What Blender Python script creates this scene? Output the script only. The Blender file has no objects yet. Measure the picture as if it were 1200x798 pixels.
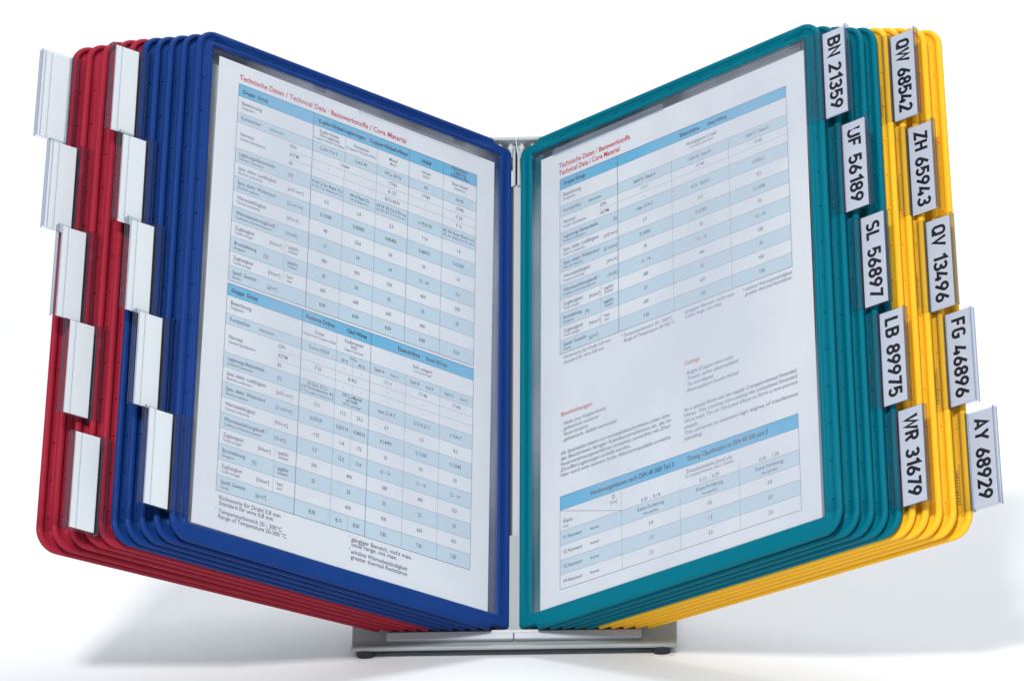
import bpy, math, random
from mathutils import Matrix, Vector
random.seed(7)
MM = 0.001
C = bpy.context.scene.collection
S = bpy.context.scene

# ------------------------------------------------------------ camera, world, lamps, exposure
TAU = 0.56731          # the stand leans back by this angle
Z0 = 10.0              # height of the hinge line's foot above the floor, mm
XC = 108.43
SM = Matrix.Translation((0, 0, Z0*MM)) @ Matrix.Rotation(-TAU, 4, 'X')   # stand frame: x, y (away), z (up the lean)

def make_camera():
    cx, cy, cz, pitch, yaw, roll = 0.0, -2096.21655, -796.83829, 0.56731, -0.05294, 0.00505
    cp, sp = math.cos(pitch), math.sin(pitch); cyw, syw = math.cos(yaw), math.sin(yaw)
    cr, sr = math.cos(roll), math.sin(roll)
    fwd = Vector((syw*cp, cyw*cp, sp)); right = Vector((cyw, -syw, 0)); up = right.cross(fwd)
    r2 = cr*right + sr*up; u2 = -sr*right + cr*up
    R3 = SM.to_3x3()
    r2, u2, fw = R3 @ r2, R3 @ u2, R3 @ fwd
    loc = SM @ Vector(((cx+XC)*MM, cy*MM, cz*MM))
    M = Matrix(((r2.x, u2.x, -fw.x, loc.x), (r2.y, u2.y, -fw.y, loc.y), (r2.z, u2.z, -fw.z, loc.z), (0, 0, 0, 1)))
    cd = bpy.data.cameras.new('camera'); co = bpy.data.objects.new('camera', cd); C.objects.link(co)
    co.matrix_world = M
    cd.sensor_width = 36; cd.sensor_fit = 'HORIZONTAL'; cd.lens = 7.342*600*36/1200
    cd.shift_x = -1.9163/1200; cd.shift_y = -567.8345/1200
    cd.clip_start = 0.05; cd.clip_end = 60
    S.camera = co
make_camera()

w = bpy.data.worlds.new('World'); S.world = w; w.use_nodes = True
bg = w.node_tree.nodes['Background']
bg.inputs[0].default_value = (0.93, 0.965, 1.0, 1); bg.inputs[1].default_value = 0.37

def area(name, loc, target, size, watts, col):
    ld = bpy.data.lights.new(name, 'AREA'); ld.shape = 'SQUARE'; ld.size = size; ld.energy = watts; ld.color = col
    o = bpy.data.objects.new(name, ld); C.objects.link(o); o.location = loc
    o.rotation_euler = (Vector(target)-Vector(loc)).to_track_quat('-Z', 'Y').to_euler()
area('key_softbox', (-0.42, -3.12, 2.70), (0, 0.0, 0.1), 0.48, 138, (1.0, 0.985, 0.96))
area('added_backdrop_fill', (0.75, 1.2, 3.4), (0.3, 2.0, 0.3), 1.6, 68, (0.96, 0.98, 1))  # added fill behind the stand, out of view; lightens backdrop and floor shadow

S.view_settings.view_transform = 'Standard'; S.view_settings.look = 'None'
S.view_settings.exposure = 0.0; S.view_settings.gamma = 1.0; S.view_settings.use_curve_mapping = False
S.render.engine = 'CYCLES'
S.cycles.max_bounces = 12; S.cycles.transparent_max_bounces = 40; S.cycles.diffuse_bounces = 4
S.cycles.caustics_reflective = False; S.cycles.caustics_refractive = False

# ------------------------------------------------------------ materials
def mat(name, col, rough=0.5, spec=0.5, bump=0.0, bscale=900, var=0.0):
    m = bpy.data.materials.new(name); m.use_nodes = True; nt = m.node_tree; b = nt.nodes['Principled BSDF']
    b.inputs['Base Color'].default_value = (*col, 1); b.inputs['Roughness'].default_value = rough
    b.inputs['Specular IOR Level'].default_value = spec
    tc = nt.nodes.new('ShaderNodeTexCoord')
    if bump:
        n = nt.nodes.new('ShaderNodeTexNoise'); n.inputs['Scale'].default_value = bscale; n.inputs['Detail'].default_value = 3
        nt.links.new(tc.outputs['Object'], n.inputs['Vector'])
        bp = nt.nodes.new('ShaderNodeBump'); bp.inputs['Strength'].default_value = bump; bp.inputs['Distance'].default_value = 0.0002
        nt.links.new(n.outputs['Fac'], bp.inputs['Height']); nt.links.new(bp.outputs['Normal'], b.inputs['Normal'])
    if var:
        n2 = nt.nodes.new('ShaderNodeTexNoise'); n2.inputs['Scale'].default_value = 35; n2.inputs['Detail'].default_value = 4
        nt.links.new(tc.outputs['Object'], n2.inputs['Vector'])
        mx = nt.nodes.new('ShaderNodeMix'); mx.data_type = 'RGBA'
        mx.inputs['A'].default_value = (*[c*(1-var) for c in col], 1); mx.inputs['B'].default_value = (*[min(1, c*(1+var)) for c in col], 1)
        nt.links.new(n2.outputs['Fac'], mx.inputs['Factor']); nt.links.new(mx.outputs['Result'], b.inputs['Base Color'])
        mr = nt.nodes.new('ShaderNodeMapRange'); mr.inputs['To Min'].default_value = rough*0.85; mr.inputs['To Max'].default_value = rough*1.15
        nt.links.new(n2.outputs['Fac'], mr.inputs['Value']); nt.links.new(mr.outputs['Result'], b.inputs['Roughness'])
    return m
def clear(name, tint, refl=1.0, milky=0.0, mcol=(.8, .83, .9), painted_glare=0.0):
    m = bpy.data.materials.new(name); m.use_nodes = True; nt = m.node_tree; nt.nodes.clear()
    out = nt.nodes.new('ShaderNodeOutputMaterial'); tr = nt.nodes.new('ShaderNodeBsdfTransparent'); tr.inputs[0].default_value = (*tint, 1)
    gl = nt.nodes.new('ShaderNodeBsdfGlossy'); gl.inputs['Roughness'].default_value = 0.06
    lw = nt.nodes.new('ShaderNodeLayerWeight'); lw.inputs['Blend'].default_value = 0.5
    pw = nt.nodes.new('ShaderNodeMath'); pw.operation = 'POWER'; pw.inputs[1].default_value = 5.0   # Schlick's curve
    nt.links.new(lw.outputs['Facing'], pw.inputs[0])
    mu = nt.nodes.new('ShaderNodeMath'); mu.operation = 'MULTIPLY_ADD'; mu.inputs[1].default_value = refl*0.8; mu.inputs[2].default_value = refl*0.035
    nt.links.new(pw.outputs[0], mu.inputs[0])
    mx = nt.nodes.new('ShaderNodeMixShader'); nt.links.new(mu.outputs[0], mx.inputs[0]); nt.links.new(tr.outputs[0], mx.inputs[1]); nt.links.new(gl.outputs[0], mx.inputs[2])
    last = mx
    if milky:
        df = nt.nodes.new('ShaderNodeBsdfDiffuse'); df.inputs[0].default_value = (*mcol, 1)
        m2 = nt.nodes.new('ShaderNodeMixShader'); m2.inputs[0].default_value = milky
        if painted_glare:      # glare painted in as broad milky patches; the film is also not perfectly flat
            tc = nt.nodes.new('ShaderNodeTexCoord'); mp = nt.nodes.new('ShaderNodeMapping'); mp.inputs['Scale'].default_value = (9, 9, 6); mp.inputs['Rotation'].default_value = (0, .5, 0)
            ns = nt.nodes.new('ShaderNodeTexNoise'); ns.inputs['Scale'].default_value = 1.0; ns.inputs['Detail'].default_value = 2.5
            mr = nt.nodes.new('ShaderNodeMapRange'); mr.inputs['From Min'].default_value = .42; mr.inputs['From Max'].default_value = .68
            mr.inputs['To Min'].default_value = milky*.2; mr.inputs['To Max'].default_value = painted_glare
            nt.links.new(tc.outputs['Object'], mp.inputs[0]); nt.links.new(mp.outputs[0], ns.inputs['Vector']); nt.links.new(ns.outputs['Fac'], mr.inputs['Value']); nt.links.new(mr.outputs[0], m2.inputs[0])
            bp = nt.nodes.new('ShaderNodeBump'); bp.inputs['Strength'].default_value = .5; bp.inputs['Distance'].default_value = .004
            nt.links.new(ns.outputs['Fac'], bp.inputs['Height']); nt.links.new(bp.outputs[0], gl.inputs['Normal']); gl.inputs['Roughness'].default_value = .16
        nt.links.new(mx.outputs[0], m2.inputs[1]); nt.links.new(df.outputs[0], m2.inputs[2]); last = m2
    nt.links.new(last.outputs[0], out.inputs[0])
    return m
M = {
 'red': mat('red_plastic', (0.31, 0.016, 0.036), 0.5, 0.11, 0.35, 1500, 0.09),
 'blue': mat('blue_plastic', (0.006, 0.037, 0.185), 0.45, 0.11, 0.35, 1500, 0.09),
 'green': mat('petrol_green_plastic', (0.0, 0.142, 0.205), 0.5, 0.08, 0.25, 1500, 0.05),
 'yellow': mat('yellow_plastic', (0.92, 0.50, 0.022), 0.48, 0.2, 0.25, 1500, 0.03),
 'grey': mat('grey_painted_metal', (0.35, 0.38, 0.39), 0.6, 0.25, 0.3, 1800, 0.03),
 'white_plastic': mat('light_grey_plastic', (0.43, 0.46, 0.49), 0.4, 0.5, 0.1, 1200, 0.02),
 'rail': mat('pale_grey_rail', (0.48, 0.51, 0.55), 0.5, 0.3, 0.1, 1200),
 'steel': mat('satin_steel', (0.55, 0.58, 0.6), 0.32, 0.6),
 'dark_seam': mat('dark_seam', (0.13, 0.14, 0.15), 0.4, 0.5),
 'rubber': mat('black_rubber', (0.02, 0.022, 0.03), 0.6, 0.4, 0.3, 900),
 'paper': mat('white_paper', (0.69, 0.72, 0.765), 0.8, 0.1, 0.12, 1200, 0.012),
 'card': mat('label_card', (0.63, 0.66, 0.76), 0.7, 0.2, 0.1, 1200),
 'card_blank': mat('blank_label_card', (0.86, 0.885, 0.91), 0.7, 0.2, 0.1, 1200),
 'band': mat('bright_blue_ink', (0.12, 0.42, 0.66), 0.6, 0.2),
 'tint': mat('pale_blue_ink', (0.50, 0.62, 0.71), 0.7, 0.2),
 'ink': mat('grey_blue_ink', (0.075, 0.095, 0.17), 0.7, 0.2),
 'ink_light': mat('light_grey_ink', (0.11, 0.14, 0.24), 0.7, 0.2),
 'ink_dark': mat('dark_ink', (0.018, 0.03, 0.07), 0.6, 0.2),
 'ink_red': mat('red_ink', (0.52, 0.015, 0.04), 0.6, 0.2),
 'black': mat('black_lettering', (0.006, 0.006, 0.012), 0.5, 0.3),
 'floor': mat('white_studio_paper', (0.80, 0.815, 0.835), 0.7, 0.2, 0.1, 60, 0.006),
 'sleeve': clear('clear_film', (0.975, 0.98, 0.985), 0.7, 0.04, (.66, .70, .80), painted_glare=.17),
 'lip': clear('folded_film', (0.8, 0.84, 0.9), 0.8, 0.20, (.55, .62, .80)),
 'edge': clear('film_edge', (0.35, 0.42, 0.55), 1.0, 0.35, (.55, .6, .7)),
 'acryl': clear('clear_acrylic', (0.94, 0.95, 0.96), 0.7),
 'acryl_edge': clear('clear_acrylic_edge', (0.52, 0.57, 0.66), 0.8, 0.06, (.50, .55, .66)),
}

# ------------------------------------------------------------ mesh helpers (coordinates in mm)
class MB:
    def __init__(s): s.v = []; s.f = []; s.m = []; s.sm = []
    def add(s, vs, fs, mi=0, smooth=False):
        o = len(s.v); s.v += [tuple(p) for p in vs]
        for f in fs: s.f.append(tuple(i+o for i in f)); s.m.append(mi); s.sm.append(smooth)
    def box(s, x0, x1, y0, y1, z0, z1, mi=0, edge=None, axis=1, bev=0.0):
        vs = [(x, y, z) for x in (x0, x1) for y in (y0, y1) for z in (z0, z1)]
        fs = [(0, 1, 3, 2), (4, 6, 7, 5), (0, 4, 5, 1), (2, 3, 7, 6), (0, 2, 6, 4), (1, 5, 7, 3)]
        ax = [0, 0, 1, 1, 2, 2]
        for f, a in zip(fs, ax):
            s.add([vs[i] for i in f], [(0, 1, 2, 3)], edge if (edge is not None and a != axis) else mi)
    def rbox(s, x0, x1, y0, y1, z0, z1, r=0.6, mi=0):
        # box with chamfered edges: octagonal ring extruded + caps, chamfer along all four x edges and ends
        ys = [(y0+r, z0), (y1-r, z0), (y1, z0+r), (y1, z1-r), (y1-r, z1), (y0+r, z1), (y0, z1-r), (y0, z0+r)]
        cy, cz = (y0+y1)/2, (z0+z1)/2
        def ring(x, k):
            return [(x, cy+(y-cy)*(1-k/(abs(y1-y0)/2)), cz+(z-cz)*(1-k/(abs(z1-z0)/2))) for y, z in ys]
        rings = [ring(x0, r*0.8), ring(x0+r, 0), ring(x1-r, 0), ring(x1, r*0.8)]
        vs = sum(rings, []); fs = []
        for k in range(3):
            for i in range(8):
                j = (i+1) % 8; fs.append((k*8+i, k*8+j, (k+1)*8+j, (k+1)*8+i))
        fs.append(tuple(range(7, -1, -1))); fs.append(tuple(24+i for i in range(8)))
        s.add(vs, fs, mi)
    def lathe(s, cx, cy, prof, seg=16, mi=0):        # prof: (r, z) about vertical axis
        vs = []; fs = []
        for r, z in prof:
            for k in range(seg):
                a = 2*math.pi*k/seg; vs.append((cx+r*math.cos(a), cy+r*math.sin(a), z))
        for i in range(len(prof)-1):
            for k in range(seg):
                j = (k+1) % seg; fs.append((i*seg+k, i*seg+j, (i+1)*seg+j, (i+1)*seg+k))
        fs.append(tuple(range(seg-1, -1, -1))); fs.append(tuple((len(prof)-1)*seg+k for k in range(seg)))
        s.add(vs, fs, mi, True)
    def build(s, name, mats, parent=None, link=True):
        me = bpy.data.meshes.new(name)
        me.from_pydata([(x*MM, y*MM, z*MM) for x, y, z in s.v], [], s.f)
        for m in (mats if isinstance(mats, (list, tuple)) else [mats]): me.materials.append(m)
        me.polygons.foreach_set('material_index', s.m); me.polygons.foreach_set('use_smooth', s.sm)
        me.update()
        o = bpy.data.objects.new(name, me); C.objects.link(o)
        if parent: o.parent = parent
        return o
def fix_normals(o):
    import bmesh
    bm = bmesh.new(); bm.from_mesh(o.data); bmesh.ops.recalc_face_normals(bm, faces=bm.faces); bm.to_mesh(o.data); bm.free()
def inst(o, parent):
    c = o.copy(); C.objects.link(c); c.parent = parent; return c
def thing(name, label, cat, mw, group=None):
    o = bpy.data.objects.new(name, None); C.objects.link(o); o.matrix_world = mw
    o.empty_display_size = 0.02
    o['label'] = label; o['category'] = cat
    if group: o['group'] = group
    return o

# ------------------------------------------------------------ floor: a white sweep that curves up behind
def floor():
    mb = MB(); prof = [(-4200, 0)]
    for i in range(0, 21): prof.append((-4200+4200*(i+1)/21+0, 0)) if i < 20 else None
    prof.append((1500, 0)); R = 900
    for k in range(1, 17):
        a = math.pi/2*k/16; prof.append((1500+R*math.sin(a), R-R*math.cos(a)))
    prof.append((2400, 5200))
    vs = []; fs = []
    for y, z in prof: vs += [(-5000, y, z), (5000, y, z)]
    for i in range(len(prof)-1): fs.append((2*i, 2*i+1, 2*i+3, 2*i+2))
    mb.add(vs, fs, 0, True)
    o = mb.build('floor', M['floor']); o['kind'] = 'structure'
floor()

# ------------------------------------------------------------ desk stand
stand = thing('display_stand', 'light grey leaning desk stand with black feet carrying all the hinged panels', 'stand', SM)
def stand_parts():
    # leaning plate with a rounded front lip, then the flat part running back under it (profile in stand frame y', z')
    inv = SM.inverted()
    def loc(y, z): q = inv @ Vector((0, y*MM, z*MM)); return (q.y/MM, q.z/MM)
    prof = []
    # front face from up the lean down to the lip, world turns horizontal behind
    for z in (62, 30, 8, -2.5): prof.append((-1.5, z))
    prof += [(-2.2, -4.4), (-3.6, -5.8)]
    o_ = [loc(-10.6, 6.6), loc(-10.9, 5.6), loc(-10.8, 4.7), loc(-10.0, 4.2)]
    prof += o_
    prof += [loc(150, 4.2), loc(150.8, 5.2), loc(150, 6.9), loc(10, 6.9)]
    prof += [(1.4, 3), (1.4, 62)]
    mb = MB(); hw = 95.0; n = len(prof)
    cy = sum(p[0] for p in prof)/n
    def ring(x, k):
        r = []
        for i in range(n):
            a = prof[i-1]; b = prof[(i+1) % n]; dx, dz = b[0]-a[0], b[1]-a[1]; L = math.hypot(dx, dz) or 1
            r.append((x, prof[i][0]+dz/L*k*-1, prof[i][1]+dx/L*k))
        return r
    vs = ring(-hw, 0)+ring(hw, 0); fs = []
    for i in range(n):
        j = (i+1) % n; fs.append((i, j, n+j, n+i))
    fs.append(tuple(range(n-1, -1, -1))); fs.append(tuple(n+i for i in range(n)))
    mb.add(vs, fs)
    b = mb.build('base_plate', M['grey'], stand)
    mdl = b.modifiers.new('bevel', 'BEVEL'); mdl.width = 0.0006; mdl.segments = 2; mdl.limit_method = 'ANGLE'; mdl.angle_limit = math.radians(40)
    # feet (world upright, so counter rotated)
    ft = None
    for x, y in ((-87.0, -5.6), (86.0, -5.6), (-87.0, 140), (86.0, 140)):
        if ft is None:
            mb = MB(); mb.lathe(0, 0, [(4.5, 0), (4.9, .4), (5.6, 3.9), (5.6, 4.3), (2, 4.3)], 24)
            ft = mb.build('foot', M['rubber'], stand); f = ft
        else: f = inst(ft, stand)
        f.matrix_parent_inverse = Matrix.Identity(4)
        f.matrix_basis = inv @ Matrix.Translation((x*MM, y*MM, 0))
    # lower and upper pivot rails, one module per bank
    for s in (-1, 1):
        for nm, z0, z1 in (('lower_rail', -3.9, 1.2), ('upper_rail', 324.6, 327.0)):
            mb = MB(); a, c = sorted((s*0.25, s*74.5))
            mb.rbox(a, c, -6.0, 16.0, z0, z1, 0.5)
            if nm == 'lower_rail':
                pass
            else:
                mb.box(a, c, 13.5, 16.0, 314.0, 324.8)
            o = mb.build(nm, M['white_plastic' if nm == 'upper_rail' else 'rail'], stand); fix_normals(o)
        mb = MB(); a, c = sorted((s*0.6, s*2.3)); mb.rbox(a, c, 1.0, 12.0, 296.0, 324.5, 0.3)
        o = mb.build('post_fork', M['white_plastic'], stand); fix_normals(o)
        mb = MB(); mb.rbox(a, c, 1.0, 12.0, -0.5, 24.0, 0.3)
        o = mb.build('post_fork', M['white_plastic'], stand); fix_normals(o)
    mb = MB(); mb.rbox(-1.7, 3.3, 3.2, 14.0, 24.0, 297.5, 0.4)
    o = mb.build('post', M['white_plastic'], stand); fix_normals(o)
    mb = MB(); mb.rbox(-3.2, -1.75, 4.4, 14.0, 24.2, 297.3, 0.3)  # dark strip put in for the seam between the two modules
    o = mb.build('seam_strip', M['dark_seam'], stand); fix_normals(o)
    mb = MB(); mb.rbox(-3.0, 3.0, 12.2, 15.0, -0.5, 324.4, 0.4)  # dark strip added behind so the gap between the modules looks dark
    o = mb.build('dark_gap_backing', M['dark_seam'], stand); fix_normals(o)
    mb = MB()   # slim strip put in for the patch of light on the lower rail
    mb.rbox(-13.0, 14.5, -6.25, 3.0, -0.4, 1.45, 0.12)
    o = mb.build('rail_light_strip', M['white_plastic'], stand); fix_normals(o)
    mb = MB(); mb.rbox(-0.75, -0.3, 0.2, 1.6, -0.4, 23, .1)
    o = mb.build('cover_seam', M['dark_seam'], stand); fix_normals(o)
    # rear strut
    mb = MB(); mb.rbox(-30, 30, 14, 17, 0, 62, .6); o = mb.build('back_brace', M['grey'], stand); fix_normals(o)
stand_parts()

# ------------------------------------------------------------ the panels
W, H = 240.17, 323.2
PHL = [.727, .713, .706, .699, .695, .689, .681, .671, .652, .640]
PHR = [.692, .676, .670, .666, .662, .659, .657, .655, .649, .636]
D = 7.058
HX = 3.43

def outlines():
    """outer and inner outline with matching points, counter-clockwise seen from the front for the right bank; plus groove depth"""
    out = []; inn = []; grv = []
    def arc(cx, cz, r, a0, a1, n):
        return [(cx+r*math.cos(math.radians(a0+(a1-a0)*k/n)), cz+r*math.sin(math.radians(a0+(a1-a0)*k/n))) for k in range(n+1)]
    R = 13.5; IU0, IU1, IV0, IV1 = 9.6, 228.4, 10.6, 313.6
    # bottom edge from hinge to far
    def seg(o0, o1, i0, i1, n, g):
        for k in range(n):
            t = k/n; out.append((o0[0]+(o1[0]-o0[0])*t, o0[1]+(o1[1]-o0[1])*t)); inn.append((i0[0]+(i1[0]-i0[0])*t, i0[1]+(i1[1]-i0[1])*t)); grv.append(g)
    seg((0, 5.2), (1.4, 3.6), (IU0, IV0), (IU0+.5, IV0), 1, 0)
    seg((1.4, 3.6), (14.2, 3.0), (IU0+.5, IV0), (14.2, IV0), 1, 0)
    seg((14.2, 3.0), (15.0, 0.0), (14.2, IV0), (15.0, IV0), 1, 0)
    seg((15.0, 0), (W-R, 0), (15.0, IV0), (IU1-2, IV0), 12, 0)
    oa = arc(W-R, R, R, -90, 0, 10); ia = arc(IU1-1.5, IV0+1.5, 1.5, -90, 0, 10)
    for k in range(11): out.append(oa[k]); inn.append(ia[k]); grv.append(0.0 if k < 6 else (k-5)/5*.9)
    seg((W, R), (W, H-R), (IU1, IV0+1.5), (IU1, IV1-1.5), 14, 1.0)
    oa = arc(W-R, H-R, R, 0, 90, 10); ia = arc(IU1-1.5, IV1-1.5, 1.5, 0, 90, 10)
    for k in range(11): out.append(oa[k]); inn.append(ia[k]); grv.append(1.0)
    seg((W-R, H), (19.0, H), (IU1-1.5, IV1), (19.0, IV1), 12, 1.0)
    out.append((18.0, H)); inn.append((18.0, IV1)); grv.append(0.0)
    seg((15.6, H), (15.0, H-.8), (15.6, IV1), (15.0, IV1), 1, 0)
    seg((15.0, H-.8), (14.4, H-2.6), (15.0, IV1), (14.4, IV1), 1, 0)
    seg((14.4, H-2.6), (2.6, H-4.0), (14.4, IV1), (IU0+.6, IV1), 1, 0)
    seg((2.6, H-4.0), (.6, H-5.4), (IU0+.6, IV1), (IU0, IV1), 1, 0)
    seg((.6, H-5.4), (0, H-9.0), (IU0, IV1), (IU0, IV1-2.0), 1, 0)
    seg((0, H-9.0), (0, 5.2), (IU0, IV1-2), (IU0, IV0), 10, 0.25)
    return out, inn, grv
OUT, INN, GRV = outlines()
T = 1.85
#         s      h(ridge)  groove drop
PROF = [(0.0, 0.55, 0), (0.03, 1.20, 0), (0.10, 1.66, 0), (0.19, T, 0), (0.29, 1.70, .05), (0.32, 1.55, .8), (0.35, 1.55, 1.4), (0.68, 1.55, 1.4),
        (0.705, 1.60, .8), (0.74, 1.78, .08), (0.83, T, 0), (0.93, 1.62, 0), (1.0, 1.0, 0)]
def frame_mesh(side):
    s = 1 if side == 'R' else -1
    mb = MB(); n = len(OUT); rows = []
    full = [(a, h, g, 1) for a, h, g in PROF] + [(a, h, g, -1) for a, h, g in reversed(PROF)]
    vs = []
    for (ou, ov), (iu, iv), g in zip(OUT, INN, GRV):
        for a, h, dg, sg in full:
            hh = h - dg*g if g > 0 else (h if a < .2 or a > .9 else T-0.12)
            vs.append((s*(ou+(iu-ou)*a), -sg*hh, ov+(iv-ov)*a))
    m = len(full); fs = []
    for i in range(n):
        j = (i+1) % n
        for k in range(m):
            l = (k+1) % m; q = (i*m+k, i*m+l, j*m+l, j*m+k)
            fs.append(q)
    mb.add(vs, fs, 0, True)
    ms = MB()
    # small moulded studs in the groove
    def stud(u, v, r=.75):
        vs = []; 
        for rr, hh in ((r, .2), (r*.8, 1.0), (r*.35, 1.3)):
            for k in range(6):
                a = math.pi*k/3; vs.append((s*(u+rr*math.cos(a)), -hh, v+rr*math.sin(a)))
        f = []
        for i in range(2):
            for k in range(6):
                j = (k+1) % 6; f.append((i*6+k, i*6+j, i*6+6+j, i*6+6+k))
        f.append(tuple(12+k for k in range(6))); ms.add(vs, f, 0, True)
    v = 20
    while v < H-16: stud(W-5.9, v); v += 22.6
    u = 34
    while u < W-18: stud(u, H-4.9); u += 22.6
    o = mb.build('frame', M['x'], None); fix_normals(o)
    q = ms.build('studs', M['x'], None); fix_normals(q)
    return o, q
M['x'] = M['blue']
PARTS = {}
def link_copy(src, parent, mats=None):
    c = src.copy(); C.objects.link(c); c.parent = parent
    return c

def make_protos(side):
    s = 1 if side == 'R' else -1
    P = {}
    base, sq = frame_mesh(side)
    for col in (('green', 'yellow') if side == 'R' else ('blue', 'red')):
        me = base.data.copy(); me.materials.clear(); me.materials.append(M[col]); me.name = col+'_frame'
        P['frame_'+col] = me
        me = sq.data.copy(); me.materials.clear(); me.materials.append(M[col]); P['studs_'+col] = me
    bpy.data.objects.remove(base); bpy.data.objects.remove(sq)
    def bx(u0, u1, w0, w1, v0, v1, mb, mi=0, edge=None):
        a, b = sorted((s*u0, s*u1)); mb.box(a, b, -w1, -w0, v0, v1, mi, edge)
    # clear sleeve: front and back film, a bent strip by the hinge and the open lip above
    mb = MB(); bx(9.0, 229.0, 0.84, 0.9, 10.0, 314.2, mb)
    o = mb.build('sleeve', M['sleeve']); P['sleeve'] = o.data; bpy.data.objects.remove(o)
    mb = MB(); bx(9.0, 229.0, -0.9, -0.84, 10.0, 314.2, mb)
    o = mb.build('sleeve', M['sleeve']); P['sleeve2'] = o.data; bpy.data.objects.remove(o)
    # folded lip of the film with rounded ends
    mb = MB()
    def lip(u0, u1, v0, v1, mi):
        r = 3.0; pts = [(u0, v0), (u1, v0)]
        for cx, a0 in ((u1-r, 0), (u0+r, 90)):
            for k in range(6): a = math.radians(a0+90*k/5); pts.append((cx+r*math.cos(a), v1-r+r*math.sin(a)))
        vs = [(s*u, -0.96, v) for u, v in pts]; nn = len(pts)
        mb.add(vs, [tuple(range(nn))], mi)
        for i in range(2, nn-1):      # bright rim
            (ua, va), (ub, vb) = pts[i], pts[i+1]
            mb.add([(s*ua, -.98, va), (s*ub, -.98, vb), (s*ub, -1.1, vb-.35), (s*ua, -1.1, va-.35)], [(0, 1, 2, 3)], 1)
    if side == 'R': lip(27, 118, 305.5, 310.6, 0); lip(132, 222, 305.5, 311.5, 2)
    else: lip(26, 120, 305.5, 308.6, 2)
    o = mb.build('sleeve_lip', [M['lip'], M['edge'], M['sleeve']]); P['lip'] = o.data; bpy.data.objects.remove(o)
    # thin moulded catches that hold the film
    P['catch'] = []
    cs = [(u-4.5, u+4.5, 310.2, 313.4) for u in ((42, 150) if side == 'L' else (36, 222))] + [(9.8, 13.0, 303, 310), (225.5, 228.2, 306, 312)]
    for a, b, c, d in cs:
        mb = MB(); bx(a, b, 0.9, 1.25, c, d, mb, 0, 1)
        o = mb.build('sleeve_catch', [M['acryl'], M['acryl_edge']]); P['catch'].append(o.data); bpy.data.objects.remove(o)
    # hinge pins
    mb = MB()
    mb.lathe(0, 0, [(1.1, -1.0), (1.1, 5.4)], 12)
    o = mb.build('pivot_pin', M['steel']); P['pin2'] = o.data; bpy.data.objects.remove(o)
    mb = MB(); mb.lathe(0, 0, [(1.2, 315), (1.2, 320.2), (2.1, 321.0), (2.1, 322.4), (1.4, 323.4), (1.4, 325.0)], 12)
    o = mb.build('pivot_pin', M['steel']); P['pin'] = o.data; bpy.data.objects.remove(o)
    # index tab holder (z from 0 to 57)
    L = 57.6
    def rib(u, base, h, wd=.25): return [(u, base), (u, base+h), (u+wd, base+h), (u+wd, base)]
    pr = [(229.6, 2.15), (229.6, 3.05), (230.2, 3.05), (230.2, 2.65)] + rib(236.8, 2.65, .4, .5) + [(241.1, 2.65), (241.1, 1.15)]
    pr += (rib(254.2, 1.15, .10) if side == 'L' else []) + rib(258.4, 1.15, .2, .3)
    pr += [(260.2, 1.15), (260.2, 1.5), (261.2, 1.5), (261.2, .75), (241.7, .75), (241.7, -.75), (261.2, -.75), (261.2, -1.5), (260.2, -1.5), (260.2, -1.15),
           (241.1, -1.15), (241.1, -2.65), (229.6, -2.65), (229.6, -2.15), (240.5, -2.15), (240.5, 2.15)]
    if side == 'R': pr = [(u-1.5 if u > 259 else u, w_) for u, w_ in pr]
    mb = MB(); n = len(pr)
    vs = [(s*u, -w_, 0) for u, w_ in pr]+[(s*u, -w_, L) for u, w_ in pr]
    for q in range(n):
        t = (q+1) % n; flat = abs(pr[q][1]-pr[t][1]) < 1e-6 and abs(pr[q][0]-pr[t][0]) > 1.05
        mb.add([vs[q], vs[t], vs[n+t], vs[n+q]], [(0, 1, 2, 3)], 0 if flat else 1)
    mb.add(vs, [tuple(range(n-1, -1, -1)), tuple(n+q for q in range(n))], 1)
    o = mb.build('index_tab', [M['acryl'], M['acryl_edge']])
    import bmesh
    bm = bmesh.new(); bm.from_mesh(o.data); bmesh.ops.remove_doubles(bm, verts=bm.verts, dist=1e-6); bmesh.ops.triangulate(bm, faces=[f for f in bm.faces if len(f.verts) > 4])
    bmesh.ops.recalc_face_normals(bm, faces=bm.faces); bm.to_mesh(o.data); bm.free()
    P['tab'] = o.data; bpy.data.objects.remove(o)
    if side == 'R':                                       # worn embossing on the wing
        mb = MB(); ring = []
        for cz, a0 in ((26.0, 0), (5.5, 180)):
            for k in range(9): a = math.radians(a0+180*k/8); ring.append((233.4+1.5*math.cos(a), cz+1.5*math.sin(a)))
        for i in range(len(ring)):
            (a, b), (c, d) = ring[i], ring[(i+1) % len(ring)]
            mb.add([(s*a, -2.68, b), (s*c, -2.68, d), (s*(c+(233.4-c)*.2), -2.9, d), (s*(a+(233.4-a)*.2), -2.9, b)], [(0, 1, 2, 3)], 0)
        rr = random.Random(3)
        for k in range(11):
            z = 6.3+k*1.75; bx(232.7+rr.random()*.3, 234.0, 2.65, 2.8, z, z+.5+rr.random()*.6, mb)
        o = mb.build('embossing', M['acryl_edge']); P['emb'] = o.data; bpy.data.objects.remove(o)
    mb = MB(); bx(242.0, 257.8, -0.3, 0.3, 0.5, L-0.5, mb)
    o = mb.build('label_card', M['card_blank']); P['card'] = o.data; bpy.data.objects.remove(o)
    return P

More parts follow.
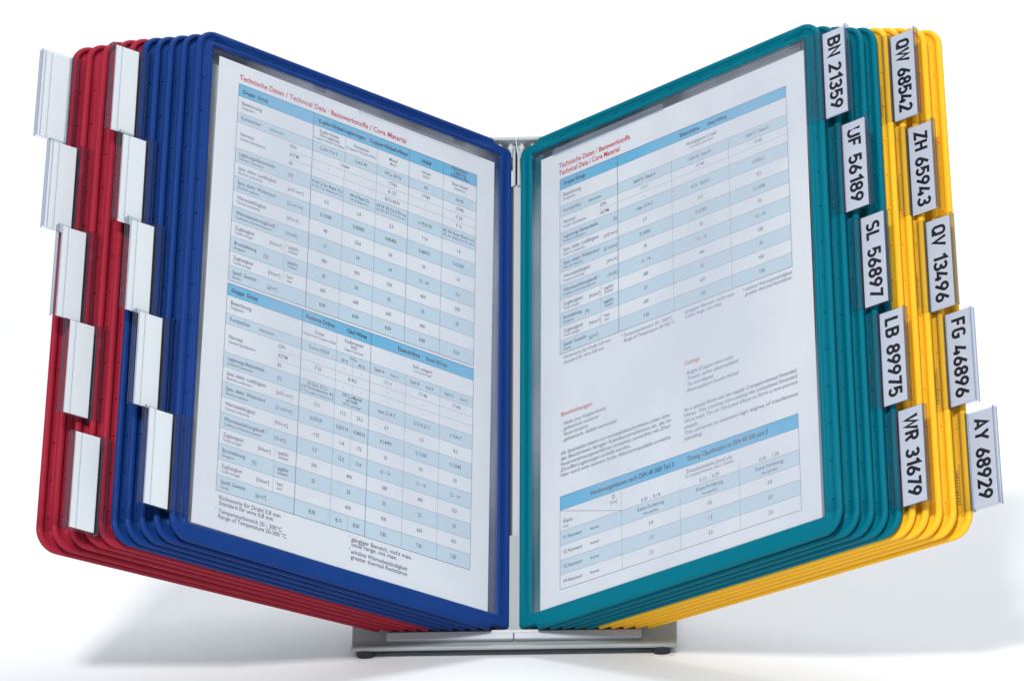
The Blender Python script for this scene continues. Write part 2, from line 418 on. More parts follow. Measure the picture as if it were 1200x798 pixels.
# ------------------------------------------------------------ narrow sign lettering drawn as strokes
def arcp(cx, cy, rx, ry, a0, a1, n=10):
    return [(cx+rx*math.cos(math.radians(a0+(a1-a0)*k/n)), cy+ry*math.sin(math.radians(a0+(a1-a0)*k/n))) for k in range(n+1)]
G = {}
def defglyphs():
    w = .44; r = w/2
    G['0'] = (w, [arcp(r, .75, r, .25, 0, 180)+arcp(r, .25, r, .25, 180, 360)+[(w, .75)]])
    G['1'] = (.26, [[(.0, .80), (.26, 1.03), (.26, -.06)]])
    G['2'] = (w, [arcp(r, .76, r, .24, 165, -25)+[(.0, .0), (w+.05, 0)]])
    G['3'] = (w, [arcp(r, .77, r, .23, 160, -80)+[(r-.08, .53)], [(r-.06, .53)]+arcp(r, .265, r+.02, .265, 85, -160, 12)])
    G['4'] = (.5, [[(.26, 1.05), (.0, .22), (.54, .22)], [(.40, .50), (.40, -.06)]])
    G['5'] = (w, [[(w, 1.0), (.05, 1.0), (.03, .52)]+arcp(r, .31, r+.01, .31, 120, -150, 12)])
    G['6'] = (.46, [arcp(.23, .27, .23, .27, 0, 360, 18), [(.36, 1.06), (.02, .38)]])
    G['9'] = (.46, [arcp(.23, .73, .23, .27, 0, 360, 18), [(.10, -.06), (.44, .62)]])
    G['7'] = (w, [[(-.02, 1.0), (w, 1.0), (.14, -.06)]])
    G['8'] = (w, [arcp(r, .765, r-.02, .235, 0, 360, 16), arcp(r, .265, r+.01, .265, 0, 360, 16)])
    G['A'] = (.56, [[(-.02, -.06), (.28, 1.0), (.58, -.06)], [(.09, .24), (.47, .24)]])
    G['B'] = (.47, [[(0, -.02), (0, 1.0), (.24, 1.0)]+arcp(.24, .77, .20, .23, 90, -90)+[(.02, .54)], [(.24, .54)]+arcp(.24, .27, .23, .27, 90, -90)+[(-.06, 0)]])
    G['F'] = (.43, [[(0, -.06), (0, 1.0), (.46, 1.0)], [(0, .5), (.38, .5)]])
    G['G'] = (.48, [arcp(.24, .75, .24, .25, 30, 180)+arcp(.24, .25, .24, .25, 180, 360)+[(.48, .47), (.24, .47)]])
    G['H'] = (.48, [[(0, -.06), (0, 1.06)], [(.48, -.06), (.48, 1.06)], [(0, .52), (.48, .52)]])
    G['L'] = (.42, [[(0, 1.06), (0, 0), (.44, 0)]])
    G['N'] = (.50, [[(0, -.06), (0, 1.0), (.50, 0), (.50, 1.06)]])
    G['Q'] = (.50, [arcp(.25, .74, .25, .26, 0, 180)+arcp(.25, .26, .25, .26, 180, 360)+[(.5, .74)], [(.30, .22), (.56, -.08)]])
    G['R'] = (.48, [[(0, -.06), (0, 1.0), (.24, 1.0)]+arcp(.24, .75, .22, .25, 90, -90)+[(.02, .5)], [(.22, .5), (.48, -.06)]])
    G['S'] = (.46, [arcp(.23, .76, .22, .24, 35, 250, 10)+arcp(.23, .255, .23, .265, 70, -145, 12)])
    G['U'] = (.48, [[(0, 1.06), (0, .25)]+arcp(.24, .25, .24, .25, 180, 360)+[(.48, 1.06)]])
    G['V'] = (.54, [[(-.02, 1.06), (.27, .02), (.56, 1.06)]])
    G['W'] = (.84, [[(-.02, 1.06), (.20, .02), (.42, .95), (.64, .02), (.86, 1.06)]])
    G['Y'] = (.54, [[(-.02, 1.06), (.27, .46), (.56, 1.06)], [(.27, .50), (.27, -.06)]])
    G['Z'] = (.46, [[(.0, 1.0), (.46, 1.0), (.0, .0), (.48, .0)]])
    G[' '] = (.16, [])
defglyphs()
def stroke(mb, pts, t, put, hgt):
    n = len(pts); closed = abs(pts[0][0]-pts[-1][0])+abs(pts[0][1]-pts[-1][1]) < 1e-6
    L = []; Rr = []
    for i in range(n):
        def d(a, b):
            x, y = b[0]-a[0], b[1]-a[1]; l = math.hypot(x, y) or 1; return x/l, y/l
        if closed: p0, p1 = pts[i-1] if i else pts[-2], pts[i+1] if i < n-1 else pts[1]
        else: p0, p1 = pts[max(i-1, 0)], pts[min(i+1, n-1)]
        a = d(p0, pts[i]) if p0 != pts[i] else d(pts[i], p1); b = d(pts[i], p1) if p1 != pts[i] else a
        nx, ny = -(a[1]+b[1]), a[0]+b[0]; l = math.hypot(nx, ny) or 1; nx /= l; ny /= l
        c = max(.42, abs(nx*-a[1]+ny*a[0])); k = t/2/c
        L.append((pts[i][0]+nx*k, pts[i][1]+ny*k)); Rr.append((pts[i][0]-nx*k, pts[i][1]-ny*k))
    vs = [put(x, y, hgt) for x, y in L+Rr]
    mb.add(vs, [(i, i+1, n+i+1, n+i) for i in range(n-1)], 1)

def label_card(text, P):
    """card with lettering reading downwards, letter tops pointing away from the hinge (right bank)"""
    mb = MB(); L = 57.6; mb.box(241.4, 257.6, -0.3, 0.3, 0.5, L-0.5, 0)
    gap = .26; tot = sum(G[c][0] for c in text)+gap*(len(text)-1)
    length = 46.5; sx = length/tot; cap = 7.9
    x = 0; k = 0
    for ch in text:
        gw, st = G[ch]
        for pts in st:
            k += 1
            h = 0.32+0.012*(k % 3)
            stroke(mb, [((x+px)*sx, py*cap) for px, py in pts], 1.85, lambda a, b, hh: (245.8+b, -hh, 5.5+length-a), h)
        x += gw+gap
    o = mb.build('label_card', [M['card'], M['black']]); me = o.data; bpy.data.objects.remove(o)
    return me

# ------------------------------------------------------------ place the banks
PROT = {'L': make_protos('L'), 'R': make_protos('R')}
def panel_matrix(side, i):
    s = -1 if side == 'L' else 1
    ph = (PHL if side == 'L' else PHR)[i]
    sag = 0 if i == 0 else (((i*37+(11 if side == 'L' else 5)) % 13)/12-.5)*.0022
    return SM @ Matrix.Translation((s*(HX+i*D)*MM, 0, 0)) @ Matrix.Rotation(ph if side == 'L' else -ph, 4, 'Z') @ Matrix.Rotation(sag, 4, 'Y')
TXT = ['BN 21359', 'UF 56189', 'SL 56897', 'LB 89975', 'WR 31679', 'QW 68542', 'ZH 65943', 'QV 13496', 'FG 46896', 'AY 68929']
ORD = ['topmost', 'second highest', 'middle', 'second lowest', 'lowest']
VB = {'red': [254.0, 192.4, 134.0, 72.6, 3.6], 'blue': [251.8, 191.8, 134.6, 75.0, 14.4],
      'green': [254.3, 194.5, 133.8, 73.7, 14.0], 'yellow': [255.3, 194.2, 132.7, 73.4, 13.8]}
def child(name, me, parent):
    o = bpy.data.objects.new(name, me); C.objects.link(o); o.parent = parent; return o
for side in 'LR':
    P = PROT[side]
    for i in range(10):
        if side == 'L': col = 'blue' if i < 5 else 'red'; k = (4-i) if i < 5 else (9-i)
        else: col = 'green' if i < 5 else 'yellow'; k = i if i < 5 else i-5
        if side == 'L':
            lab = '%s framed holder carrying the %s of the five blank tabs on the %s frames' % (col, ORD[k], col)
            if i == 0: lab = 'foremost blue framed holder showing the double table, lowest blank tab on its edge'
        else:
            lab = '%s framed holder whose clear edge tab reads %s' % (col if col == 'yellow' else 'petrol green', TXT[i])
        r = thing('document_holder', lab, 'document holder', panel_matrix(side, i), 'hinged document holders fanned out on the stand')
        child('frame', P['frame_'+col], r)
        q = child('studs', P['studs_'+col], r); q['kind'] = 'stuff'
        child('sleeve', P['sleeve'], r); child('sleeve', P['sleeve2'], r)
        if i == 0: child('sleeve_lip', P['lip'], r); 
        if i < 2: [child('sleeve_catch', q, r) for q in P['catch']]
        child('pivot_pin', P['pin'], r); child('pivot_pin', P['pin2'], r)
        t = child('index_tab', P['tab'], r); t.location = (0, 0, VB[col][k]*MM)
        if side == 'R':
            t['label'] = 'clear tab with lettered card %s' % TXT[i]
            q = child('embossing', P['emb'], t); q['kind'] = 'stuff'
        else: t['label'] = 'clear tab with blank white card'
        q = child('label_card', P['card'] if side == 'L' else label_card(TXT[i], P), t)
        q.location = (random.uniform(-.25, .25)*MM, 0, random.uniform(-.35, .35)*MM); q.rotation_euler = (0, random.uniform(-.003, .003), 0)

# ------------------------------------------------------------ paper sheets
def paper_matrix(side, i):
    if side == 'L': return panel_matrix('L', i) @ Matrix.Translation((-(16.05 if i == 0 else 18.6)*MM, 0, 9.89*MM)) @ Matrix.Rotation(.0084 if i == 0 else .001*i, 4, 'Y')
    return panel_matrix('R', i) @ Matrix.Translation(((16.37 if i == 0 else 18.6)*MM, 0, 9.99*MM)) @ Matrix.Rotation(.0027 if i == 0 else -.001*i, 4, 'Y')
mb = MB(); mb.box(0, 210, -0.5, -0.38, 0, 297)
pr = mb.build('paper_sheet', M['paper']); PR = pr.data; bpy.data.objects.remove(pr)
mb = MB(); mb.box(-210, 0, -0.5, -0.38, 0, 297)
pl = mb.build('paper_sheet', M['paper']); PL = pl.data; bpy.data.objects.remove(pl)
NAMES = ['foremost', 'second', 'third', 'fourth', 'fifth']
sheets = {}
for side in 'LR':
    for i in range(10):
        o = bpy.data.objects.new('paper_sheet', PL if side == 'L' else PR); C.objects.link(o)
        o.matrix_world = paper_matrix(side, i)
        col = ('blue' if i < 5 else 'red') if side == 'L' else ('petrol green' if i < 5 else 'yellow')
        if i == 0:
            o['label'] = 'printed data sheet with two large stacked tables inside the foremost blue holder' if side == 'L' else 'printed data sheet with red headed texts between two tables in the green holder'
        else:
            o['label'] = 'white sheet, seen only as a sliver, in the %s %s holder from the front' % (NAMES[i % 5] if i % 5 else 'first', col)
        o['category'] = 'paper sheet'; o['group'] = 'paper sheets held in the panel sleeves'
        sheets[side, i] = o

class Page:
    """collects flat print for one sheet: page coordinates in mm from its top-left corner"""
    def __init__(s, sheet, side):
        s.sheet = sheet; s.x0 = -210 if side == 'L' else 0; s.rects = {'band': [], 'tint': [], 'rule': []}; s.texts = []
    def P(s, x, y, w): return (s.x0+x, -(0.5+w), 297-y)
    def rect(s, kind, x0, y0, x1, y1): s.rects[kind].append((x0, y0, x1, y1))
    def line(s, x0, y0, x1, y1, w=.16):
        if x0 == x1: s.rects['rule'].append((x0-w/2, y0, x0+w/2, y1))
        elif y0 == y1: s.rects['rule'].append((x0, y0-w/2, x1, y0+w/2))
    def text(s, t, x, y, size=2.5, mat='ink', align='L', width=None, bold=0.0, shear=0.0):
        s.texts.append((t, x, y, size*1.34, mat, align, width, bold, shear))
def build_pages(pages):
    objs = []
    for pg in pages:
        for (t, x, y, size, mt, al, wd, bold, sh) in pg.texts:
            cu = bpy.data.curves.new('t', 'FONT'); cu.body = t; cu.size = size; cu.resolution_u = 2; cu.offset = (bold+.006)*size; cu.shear = sh
            cu.align_x = {'L': 'LEFT', 'C': 'CENTER', 'R': 'RIGHT'}[al]; cu.fill_mode = 'FRONT'
            o = bpy.data.objects.new('t', cu); C.objects.link(o); objs.append(o)
    dg = bpy.context.evaluated_depsgraph_get(); dg.update()
    it = iter(objs)
    for pg in pages:
        by = {}
        for (t, x, y, size, mt, al, wd, bold, sh) in pg.texts:
            oe = next(it).evaluated_get(dg); me = oe.to_mesh()
            vs = [v.co.copy() for v in me.vertices]; fs = [tuple(p.vertices) for p in me.polygons]
            oe.to_mesh_clear()
            if not vs: continue
            k = 0.80
            if wd:
                a = min(v.x for v in vs); b = max(v.x for v in vs); k = wd/max(.1, b-a)
            mbx = by.setdefault(mt, MB())
            mbx.add([pg.P(x+v.x*k, y-v.y, 0.075) for v in vs], fs, 0)
        nm = {'ink': 'printed_text', 'ink_light': 'printed_small_text', 'ink_dark': 'printed_bold_text', 'ink_red': 'printed_heading'}
        for mt, mbx in by.items():
            q = mbx.build(nm[mt], M[mt], pg.sheet); q['kind'] = 'stuff'
        for kind, lvl, mt, nme in (('tint', .02, 'tint', 'shaded_row'), ('band', .02, 'band', 'table_header'), ('rule', .05, 'ink', 'table_rules')):
            mbx = MB()
            for x0, y0, x1, y1 in pg.rects[kind]:
                mbx.add([pg.P(x0, y1, lvl), pg.P(x1, y1, lvl), pg.P(x1, y0, lvl), pg.P(x0, y0, lvl)], [(0, 1, 2, 3)])
                if kind != 'rule': mbx.build(nme, M[mt], pg.sheet); mbx = MB()
            if mbx.f: q = mbx.build(nme, M[mt], pg.sheet); q['kind'] = 'stuff'
    for o in objs:
        cu = o.data; bpy.data.objects.remove(o); bpy.data.curves.remove(cu)

LAB = [('Legierungs-Bestandteile', 'Nominal Composition', '[%]'), ('Spez. elektr. Leitfähigkeit', 'Electrical conductivity', '[m/Ω mm²]'),
       ('Spez. elektr. Widerstand', 'Electrical resistance', '[Ω mm²/m]'), ('Wärmeleitfähigkeit', 'Thermal conductivity', '[W/m K]'),
       ('Wärmeausdehnungskoeff. ¹', 'Coefficient of thermal expansion', '[10-6/K]'), ('Zugfestigkeit', 'Tensile strength', '[N/mm²]'),
       ('Bruchdehnung', 'Elongation', '[%]'), ('Zugfestigkeit', 'Tensile strength', '[N/mm²]'), ('Spezif. Gewicht', 'Density', '[g/cm³]')]
def table(pg, rows, cols, norms, head='Gruppe  Group', sub_x=53.7, major=()):
    """rows: y bounds [top, band, bez, kurz, norm, leg, ... end]"""
    x0, x1 = cols[0], cols[-1]
    pg.rect('band', x0, rows[0], x1, rows[1])
    for k in (2, 4, 6, 8, 10, 12): pg.rect('tint', x0, rows[k], x1, rows[k+1])
    for k in range(len(rows)): pg.line(x0, rows[k], x1, rows[k], .30 if k in (0, len(rows)-1) else .15)
    pg.line(x0, rows[0], x0, rows[-1], .28); pg.line(x1, rows[0], x1, rows[-1], .28); pg.line(cols[1], rows[0], cols[1], rows[-1], .38)
    pg.text(head, x0+2.8, rows[1]-2.6, 2.75, 'ink_dark', bold=.022)
    c1 = cols[1]
    pg.text('Bezeichnung', x0+2.8, rows[1]+5.2, 2.7, 'ink'); pg.text('Designation', x0+2.8, rows[1]+7.9, 1.9, 'ink_light')
    pg.text('Kurzzeichen', x0+2.8, (rows[2]+rows[3])/2+.9, 2.7, 'ink'); pg.text('Abbreviation', x0+23.5, (rows[2]+rows[3])/2+.9, 1.9, 'ink')
    h = (rows[4]-rows[3])/len(norms); my = (rows[3]+rows[4])/2
    pg.text('Normen', x0+2.8, my-.2, 2.7, 'ink'); pg.text('Standard Specifications', x0+2.8, my+2.6, 1.9, 'ink_light')
    nx = x0+(c1-x0)*.70
    for j, n in enumerate(norms):
        y = rows[3]+h*j
        pg.text(n, nx, y+h/2+1.0, 2.6, 'ink')
        if j: pg.line(nx-.5, y, x1, y, .13)
    for j, (a, b, u) in enumerate(LAB):
        t = rows[4+j]; bt = rows[5+j]; m = (t+bt)/2
        wide = (c1-x0) < 50
        pg.text(a, x0+2.8, m-.1, 2.55, 'ink', width=None if not wide else min(29, len(a)*1.22), bold=.006 if j % 2 == 0 else 0)
        pg.text(b, x0+2.8, m+2.7, 1.85, 'ink' if j % 2 == 0 else 'ink_light')
        ux = x0+(c1-x0)*(.70 if j < 5 else (.50 if j in (5, 7) else (.43 if j == 6 else .5)))
        if wide and j < 5: pg.text(u, c1-.6, m+1.3, 2.2, 'ink', 'R')
        else: pg.text(u, ux, m+1.3, 2.35, 'ink')
        if j in (5, 6, 7):
            g = ('geglüht', 'annealed') if j < 7 else ('hart', 'hard')
            pg.line(sub_x, t, sub_x, bt, .13)
            pg.text('¹ '+g[0], sub_x+1.2, m-.1, 2.35, 'ink_dark' if j == 6 else 'ink'); pg.text(g[1], sub_x+2.8, m+2.4, 1.8, 'ink')
def cells(pg, rows, r, xs, vals, size=2.5, sub=None, nn=None, mats=None):
    """centred values in row r; a tuple means lines"""
    for k, v in enumerate(vals):
        if v is None: continue
        x = (xs[k]+xs[k+1])/2
        if nn is not None:
            a, n = nn; h = (rows[4]-rows[3])/n; m = rows[3]+h*(a+.5)
        else: m = (rows[r]+rows[r+1])/2
        mt = (mats[k] if mats else 'ink')
        if isinstance(v, tuple):
            nl = len(v)
            for q, t in enumerate(v):
                small = q == nl-1 and nl > 1
                wmax = (xs[k+1]-xs[k])-1.6; sz = 1.75 if small else 2.3
                wd = None
                if len(t)*sz*.68 > wmax: wd = wmax
                pg.text(t, x, m+(q-(nl-1)/2)*2.6+.8, sz, 'ink_light' if small else mt, 'C', wd)
        else: pg.text(v, x, m+.95, size, mt, 'C')
def content_left(pg):
    pg.text('Technische Daten / Technical Data · Basiswerkstoffe / Core Material', 15.2, 10.6, 3.7, 'ink_red', width=125.5, bold=.012)
    R1 = [13.5, 21.7, 32.6, 39.3, 56.5, 65.7, 75.3, 84.8, 95.0, 104.8, 114.8, 124.6, 133.8, 143.4]
    c = [15.2, 70.6, 94.8, 119.0, 143.5, 170.0, 196.2]
    table(pg, R1, c, ['DIN', 'ASTM', 'BS'])
    y1 = R1[3]+(R1[4]-R1[3])/3
    pg.line(c[2], R1[1], c[2], R1[3]); pg.line(c[2], y1, c[2], R1[-1])
    pg.line(c[3], R1[1], c[3], R1[-1]); pg.line(c[4], R1[0], c[4], R1[-1], .26); pg.line(c[5], R1[0], c[5], R1[-1], .20)
    pg.text('Kupfer-Nickel-Legierungen', 74.3, 19.0, 2.75, 'ink_dark', width=35, bold=.022)
    pg.text('Copper-Nickel-Alloys', 113.0, 19.0, 2.75, 'ink_dark', width=29, bold=.022)
    pg.text('Nickel', 156.7, 19.2, 2.75, 'ink_dark', 'C', bold=.02)
    for q, (t, z) in enumerate((('Nickel-Eisen-', 2.3), ('Legierung', 2.3), ('Nickel-Iron-Alloy', 1.9))): pg.text(t, 183, 15.9+2.4*q, z, 'ink_dark', 'C', bold=.012)
    cells(pg, R1, 1, c[1:], [('Kupfer-Nickel-', 'Zinn-Legierung', 'Copper-Nickel-Tin-Alloy'), ('Konstantan', 'Copper-Nickel-Alloy'), ('Monel', 'Monel'), ('Nickel', 'Nickel'), ('Eisen-Nickel', 'Nickel-Iron')])
    cells(pg, R1, 2, c[1:], ['CuNi 9 Sn 2', 'CuNi 44', 'NiCu 30 Fe', 'Ni', 'Ni 42'])
    cells(pg, R1, 3, [c[1], c[3], c[4], c[5], c[6]], ['17664', '17743', '17740', '17745'], nn=(0, 3))
    cells(pg, R1, 3, c[1:], ['-', '-', 'B 127', '-', 'F 30'], nn=(1, 3)); cells(pg, R1, 3, c[1:], ['-', '-', '3072-3076', '-', 'F 15'], nn=(2, 3))
    cells(pg, R1, 4, c[1:], [('9 Ni 2 Sn Rest Cu', '9 Ni 2 Sn Balance Cu'), ('44 Ni Rest Cu', '44 Ni Balance Cu'), ('63 Ni 30 Cu 2 Fe u.a.', '63 Ni 30 Cu 2 Fe etc.'), '≥ 99,6 Ni', ('42 Ni Rest Eisen u.a.', '42 Ni Balance Fe etc.')], mats=['ink_dark']*3+['ink']*2)
    V = [['6.5', '2,0', '2,2', '11,6', '1,6'], ['0,15385', '0,50000', '0,45450', '0,08475', '0,62500'], ['48', '22,6', '26', '59', '10'], ['17', '14', '14', '13 - 14', '5,2'],
         ['480', '500', '550', '450', '500'], ['30', '30', '35', '30', '25'], ['600', '600', '600', '600', '-'], ['8,90', '8,90', '8,83', '8,88', '8,20']]
    for j, v in enumerate(V): cells(pg, R1, 5+j, c[1:], v, mats=['ink_dark' if j % 2 else 'ink']*3+['ink', 'ink'])
    R2 = [145.3, 152.9, 164.4, 170.9, 188.8, 197.9, 207.2, 216.6, 226.1, 235.7, 245.2, 254.8, 264.2, 273.8]
    c = [15.2, 69.0, 94.2, 119.2, 145.6, 171.4, 196.4]
    table(pg, R2, c, ['DIN', 'ASTM', 'BS'])
    h = (R2[4]-R2[3])/3; ya, yb = R2[3]+h, R2[3]+2*h; xm = 106.7
    pg.line(c[2], R2[1], c[2], R2[-1]); pg.line(c[3], R2[0], c[3], R2[-1], .34); pg.line(c[4], R2[2], c[4], R2[-1]); pg.line(c[5], R2[2], c[5], R2[-1])
    for a, b in ((R2[2]+3.2, ya), (yb, R2[4]), (R2[5], R2[9]), (R2[12], R2[13])): pg.line(xm, a, xm, b, .13)
    pg.text('Plattierte Drähte', 71.2, 150.2, 2.7, 'ink_dark', width=21, bold=.022); pg.text('Clad Wires', 101, 150.2, 2.7, 'ink_dark', width=15, bold=.022)
    pg.text('Eisendrähte', 139, 150.4, 2.7, 'ink_dark', width=16.5, bold=.018); pg.text('Steel-Wires', 160, 150.4, 2.7, 'ink_dark', width=16, bold=.01)
    cells(pg, R2, 1, [c[1], c[2], c[3]], [('Dumet', 'Nickel-Iron-Copper-Clad'), ('Kupfermantel', 'Stahl', 'Copper-Clad Steel')])
    cells(pg, R2, 1, [c[3], c[6]], [('Stahl, unlegiert', 'Low carbon Steel')])
    cells(pg, R2, 2, [c[1], c[2]], ['Dumet 42/24'])
    pg.text('FeCu', xm, R2[2]+2.7, 2.2, 'ink', 'C'); pg.text('30 %', (c[2]+xm)/2, R2[3]-.9, 2.3, 'ink', 'C'); pg.text('40 %', (c[3]+xm)/2, R2[3]-.9, 2.3, 'ink', 'C')
    for k, n in enumerate('ABC'):
        x = c[3+k]+3; pg.text('Stahl '+n, x, 168.6, 2.4, 'ink_dark' if k == 0 else 'ink'); pg.text('Steel '+n, x+12, 168.6, 1.9, 'ink')
    x6 = [c[1], c[2], xm, c[3], c[4], c[5], c[6]]; x5 = c[1:]
    cells(pg, R2, 3, x6, ['-', '-', '-', '17111', '17140', '17145'], nn=(0, 3)); cells(pg, R2, 3, x5, ['F 25', 'B 452', '-', '-', '-'], nn=(1, 3)); cells(pg, R2, 3, x6, ['-', '-', '-', '-', '-', '-'], nn=(2, 3))
    cells(pg, R2, 4, x5, [('24 Gew. % Cu', 'auf Nickeleisen 42', '24 % by weight on Nickel-Iron 42'), ('OF-Cu-Mantel', 'auf Stahl', 'OF-Cu clad Steel'), 'max. 0,14 C', '0,15-0,23 C', '≤ 0,06 C'], mats=['ink', 'ink_dark', 'ink_dark', 'ink', 'ink'])
    cells(pg, R2, 5, x6, ['13,3', '17,5', '23,2', '6,9', '6,5', '8,3']); cells(pg, R2, 6, x6, ['0,07519', '0,05714', '0,04310', '0,14493', '0,15385', '0,12048'], mats=['ink_dark']*4+['ink']*2)
    cells(pg, R2, 7, x6, ['~135', '134', '172', '50', '50', '50']); cells(pg, R2, 8, x6, ['5,7', '12,2', '12,6', '12 - 14', '12 - 14', '12 - 14'], mats=['ink_dark']*3+['ink']*3)
    cells(pg, R2, 9, x5, ['500', '400', '380', '440', '320']); cells(pg, R2, 10, x5, ['25', '25', '25', '25', '30'], mats=['ink_dark']*2+['ink']*3)
    cells(pg, R2, 11, x5, ['-', '600', '600', '650', '450']); cells(pg, R2, 12, x6, ['8,20', '8,15', '8,20', '7,85', '7,85', '7,85'], mats=['ink_dark']*4+['ink']*2)
    for (t, x, y) in (('Richtwerte für Draht 0,8 mm', 17.6, 278.6), ('Standard für wire 0,8 mm', 17.6, 281.8), ('Temperaturbereich 20 - 300°C', 17.6, 286.6), ('Range of Temperature 20-300 °C', 17.6, 289.8),
                      ('gängiger Bereich, nicht max.', 110, 278.8), ('usual range, not max.', 110, 281.8), ('erhöhte Wärmebeständigkeit', 110, 286.4), ('greater thermal Resistance', 110, 289.6)):
        pg.text(t, x, y, 2.75, 'ink', bold=.004, width=1.56*len(t))
    for x, y, n in ((15.8, 277.6, '¹'), (15.2, 285.6, '²'), (108.2, 277.8, '³'), (108.2, 285.4, '*')): pg.text(n, x, y, 2.2, 'ink_light')
def content_right(pg):
    pg.text('Technische Daten / Basiswerkstoffe', 14.8, 11.2, 3.7, 'ink_red', width=58.6, bold=.012)
    pg.text('Technical Data / Core Material', 14.8, 16.4, 3.7, 'ink_red', width=50, bold=.012)
    R1 = [19.2, 26.6, 38.2, 45.4, 56.4, 65.2, 74.4, 83.2, 92.2, 101.8, 110.8, 119.8, 128.8, 137.6]
    c = [15.6, 62.9, 106.1, 150.7, 195.6]
    table(pg, R1, c, ['DIN', 'ASTM'], 'Gruppe Group', 48.8)
    pg.line(c[2], R1[2], c[2], R1[-1]); pg.line(c[3], R1[2], c[3], R1[-1])
    pg.text('Eisendrähte', 113, 24.2, 2.6, 'ink_dark', width=15.5, bold=.022); pg.text('Steel-Wires', 135, 24.2, 2.6, 'ink_dark', width=15, bold=.022)
    cells(pg, R1, 1, [100, 160], [('Niedriglegierter C-Stahl', 'Low alloy Carbon Steel')])
    X = c[1:]
    cells(pg, R1, 2, X, ['Stahl A / Steel A', 'Stahl B / Steel B', 'Stahl C / Steel C'], mats=['ink_dark', 'ink', 'ink_dark'])
    cells(pg, R1, 3, X, ['17111', '17140', '17140'], nn=(0, 2)); cells(pg, R1, 3, X, ['-', '', '-'], nn=(1, 2))
    cells(pg, R1, 4, X, ['max. 0,14 C', '0,15 - 0,23 C', '≤ 0,06 C'], mats=['ink_dark', 'ink_dark', 'ink_dark'])
    for j, v in enumerate([['6,9', '6,5', '8,3'], ['0,14493', '0,15385', '0,12048'], ['50', '50', '50'], ['12 - 14', '12 - 14', '12 - 14'], ['380', '440', '320'], ['25', '25', '30'], ['600', '650', '450'], ['7,85', '7,85', '7,85']]):
        cells(pg, R1, 5+j, X, v)
    for t, x, y in (('¹ Richtwerte für Draht 0,8 mm', 17, 141.5), ('Standard für wire 0,8 mm', 18.6, 145), ('² Temperaturbereich 20 - 300°C', 64.5, 142), ('Range of Temperature 20-300 °C', 66.5, 145.4),
                    ('³ gängiger Bereich, nicht max.', 112.5, 141.8), ('usual range, not max.', 114.5, 145), ('* erhöhte Wärmebeständigkeit', 158, 142), ('greater thermal Resistance', 160, 145.2)):
        pg.text(t, x, y, 2.35, 'ink_light', shear=.12, width=1.33*len(t))
    pg.text('Beschichtungen', 16.0, 178.4, 3.0, 'ink_red', shear=.15, width=25); pg.text('Coatings', 112.8, 174.8, 3.1, 'ink_red', shear=.15)
    for k, t in enumerate(('- blank (nur Kupferdraht)', '- galvanisch verzinnt', '- feuerverzinnt', '- galvanisch, duktil vernickelt')): pg.text(t, 16.4, 184.4+3.5*k, 2.5, 'ink_light' if k < 3 else 'ink', shear=.15, width=1.42*len(t))
    for k, t in enumerate(('- Bright (Copper wire only)', '- Tinned, either electroplated', '- Tin hot-dipped', '- Electroplated Ductile Nickel')): pg.text(t, 112.8, 181.2+3.7*k, 2.5, 'ink_light', shear=.15, width=1.36*len(t))
    for k, (t, wd) in enumerate((('Als Spezialität bieten wir kompaktbeschichtete Litzen bzw.', 86), ('das Beschichten fertiger Kabelkonstruktionen an, die im', 86), ('Feuerverzinnungsverfahren komplett, porenfrei mit Zinn/', 86),
                                 ('Zinn-Blei-Legierungen umhüllt werden.', 55), ('Hier wird eine extrem hohe Abschirmqualität erreicht.', 86))): pg.text(t, 15.9, 203.2+3.5*k, 2.5, 'ink', width=wd, shear=.15)
    for k, (t, wd) in enumerate((('As a special finish we can supply Compact-tinned Stranded', 84), ('Wires. This involves hot-coating the completed Stranded', 84), ('Wire with Tin or Tin/Lead alloys to form a non-porous', 84),
                                 ('sheath.', 10.5), ('This achieves an extreme high degree of interference', 84), ('shielding.', 13.5))): pg.text(t, 112.0, 203.8+3.6*k, 2.5, 'ink_light' if k else 'ink', width=wd, shear=.15)
    r = [229.4, 238.0, 251.2, 260.1, 269.2, 278.2, 287.2]; c = [15.6, 63.6, 108, 152, 195.8]
    pg.rect('band', c[0], r[0], c[4], r[1]); pg.rect('tint', c[0], r[2], c[4], r[3]); pg.rect('tint', c[0], r[4], c[4], r[5])
    for k in range(7):
        pg.line(c[0], r[k], c[4], r[k], .28 if k in (0, 6) else .15)
    for k in (0, 4): pg.line(c[k], r[0], c[k], r[6], .26)
    pg.line(c[1], r[1], c[1], r[6]); pg.line(c[2], 248, c[2], r[6]); pg.line(c[3], 245, c[3], r[6])
    pg.rects['rule'] += []
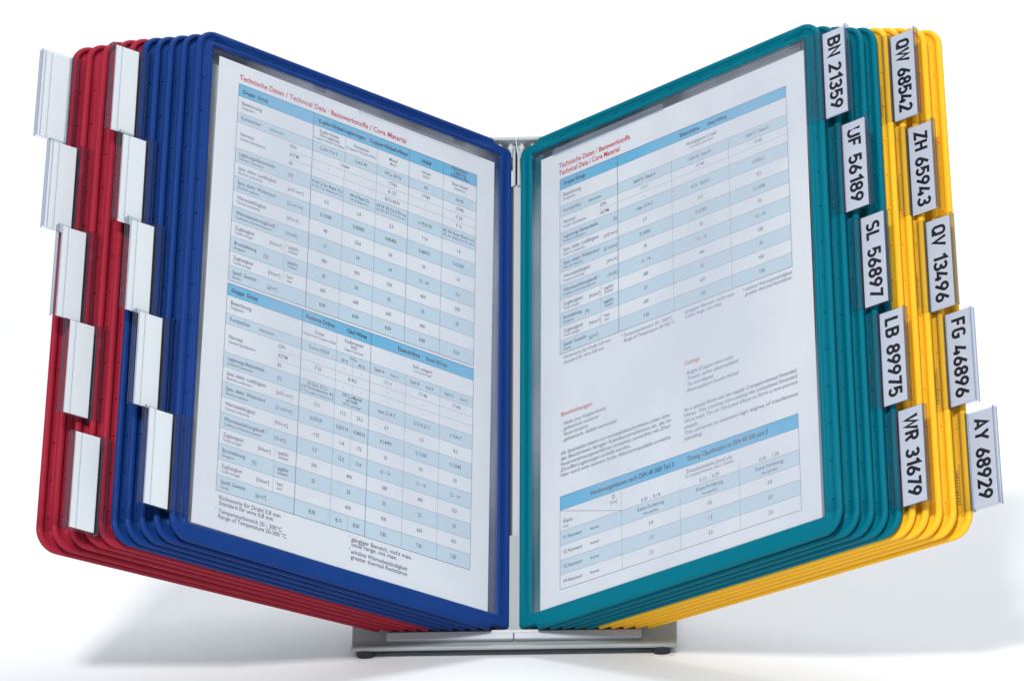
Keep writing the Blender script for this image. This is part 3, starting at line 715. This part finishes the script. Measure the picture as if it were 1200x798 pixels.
    pg.text('Verzinnungsklassen nach DIN 40 500 Teil 5', 39.3, 235.2, 3.1, 'ink_dark', width=64.5, bold=.012, shear=.15)
    pg.text('Tinning Classification to DIN 40 500 part 5', 113.5, 235.0, 3.1, 'ink_dark', width=60, bold=.008, shear=.15)
    pg.text('Ø', 57.5, 242.2, 2.9, 'ink_light', 'C'); pg.text('[mm]', 57.5, 245, 2.2, 'ink_light', 'C')
    pg.text('Klasse', 18, 246.6, 2.7, 'ink'); pg.text('Class', 18, 249.6, 1.9, 'ink_light')
    pg.text('Zinnschichtdicke [mm] um', 130, 242.4, 2.6, 'ink_light', 'C', width=34); pg.text('Tin coating thickness, see in remarks', 130, 245.0, 1.9, 'ink_light', 'C', width=36)
    for k, t in enumerate(('0,05 ... 0,14', '0,15 ... 0,29', '0,30 ... 1,00')): pg.text(t, (c[1+k]+c[2+k])/2, 250.2, 2.5, 'ink_light', 'C', width=14.5)
    for k in range(3): pg.text('Keine Forderung', (c[1+k]+c[2+k])/2, 255.4, 2.5, 'ink', 'C', width=20); pg.text('Not specified', (c[1+k]+c[2+k])/2, 258.6, 1.9, 'ink', 'C')
    for k, v in enumerate([['V1 Nennwert', '', '', ''], ['V2 Nennwert', '0,4', '0,6', '0,8'], ['V3 Nennwert', '1,0', '1,5', '2,0'], ['V4 Nennwert', '3,0', '3,0', '3,0']]):
        y = (r[2+k]+r[3+k])/2+1
        pg.text(v[0], 18, y, 2.5, 'ink'); pg.text('Nominal', 39, y, 1.9, 'ink')
        for q in range(3):
            if v[1+q]: pg.text(v[1+q], (c[1+q]+c[2+q])/2, y, 2.5, 'ink', 'C')
pL = Page(sheets['L', 0], 'L'); content_left(pL)
pR = Page(sheets['R', 0], 'R'); content_right(pR)
# slanting rule in the head cell of the small table is built as one thin quad
build_pages([pL, pR])
mb = MB()
mb.add([pR.P(15.6, 238.2, .05), pR.P(63.6, 251.3, .05), pR.P(63.6, 251.05, .05), pR.P(15.6, 237.95, .05)], [(0, 1, 2, 3)]); mb.build('slanting_rule', M['ink'], sheets['R', 0])
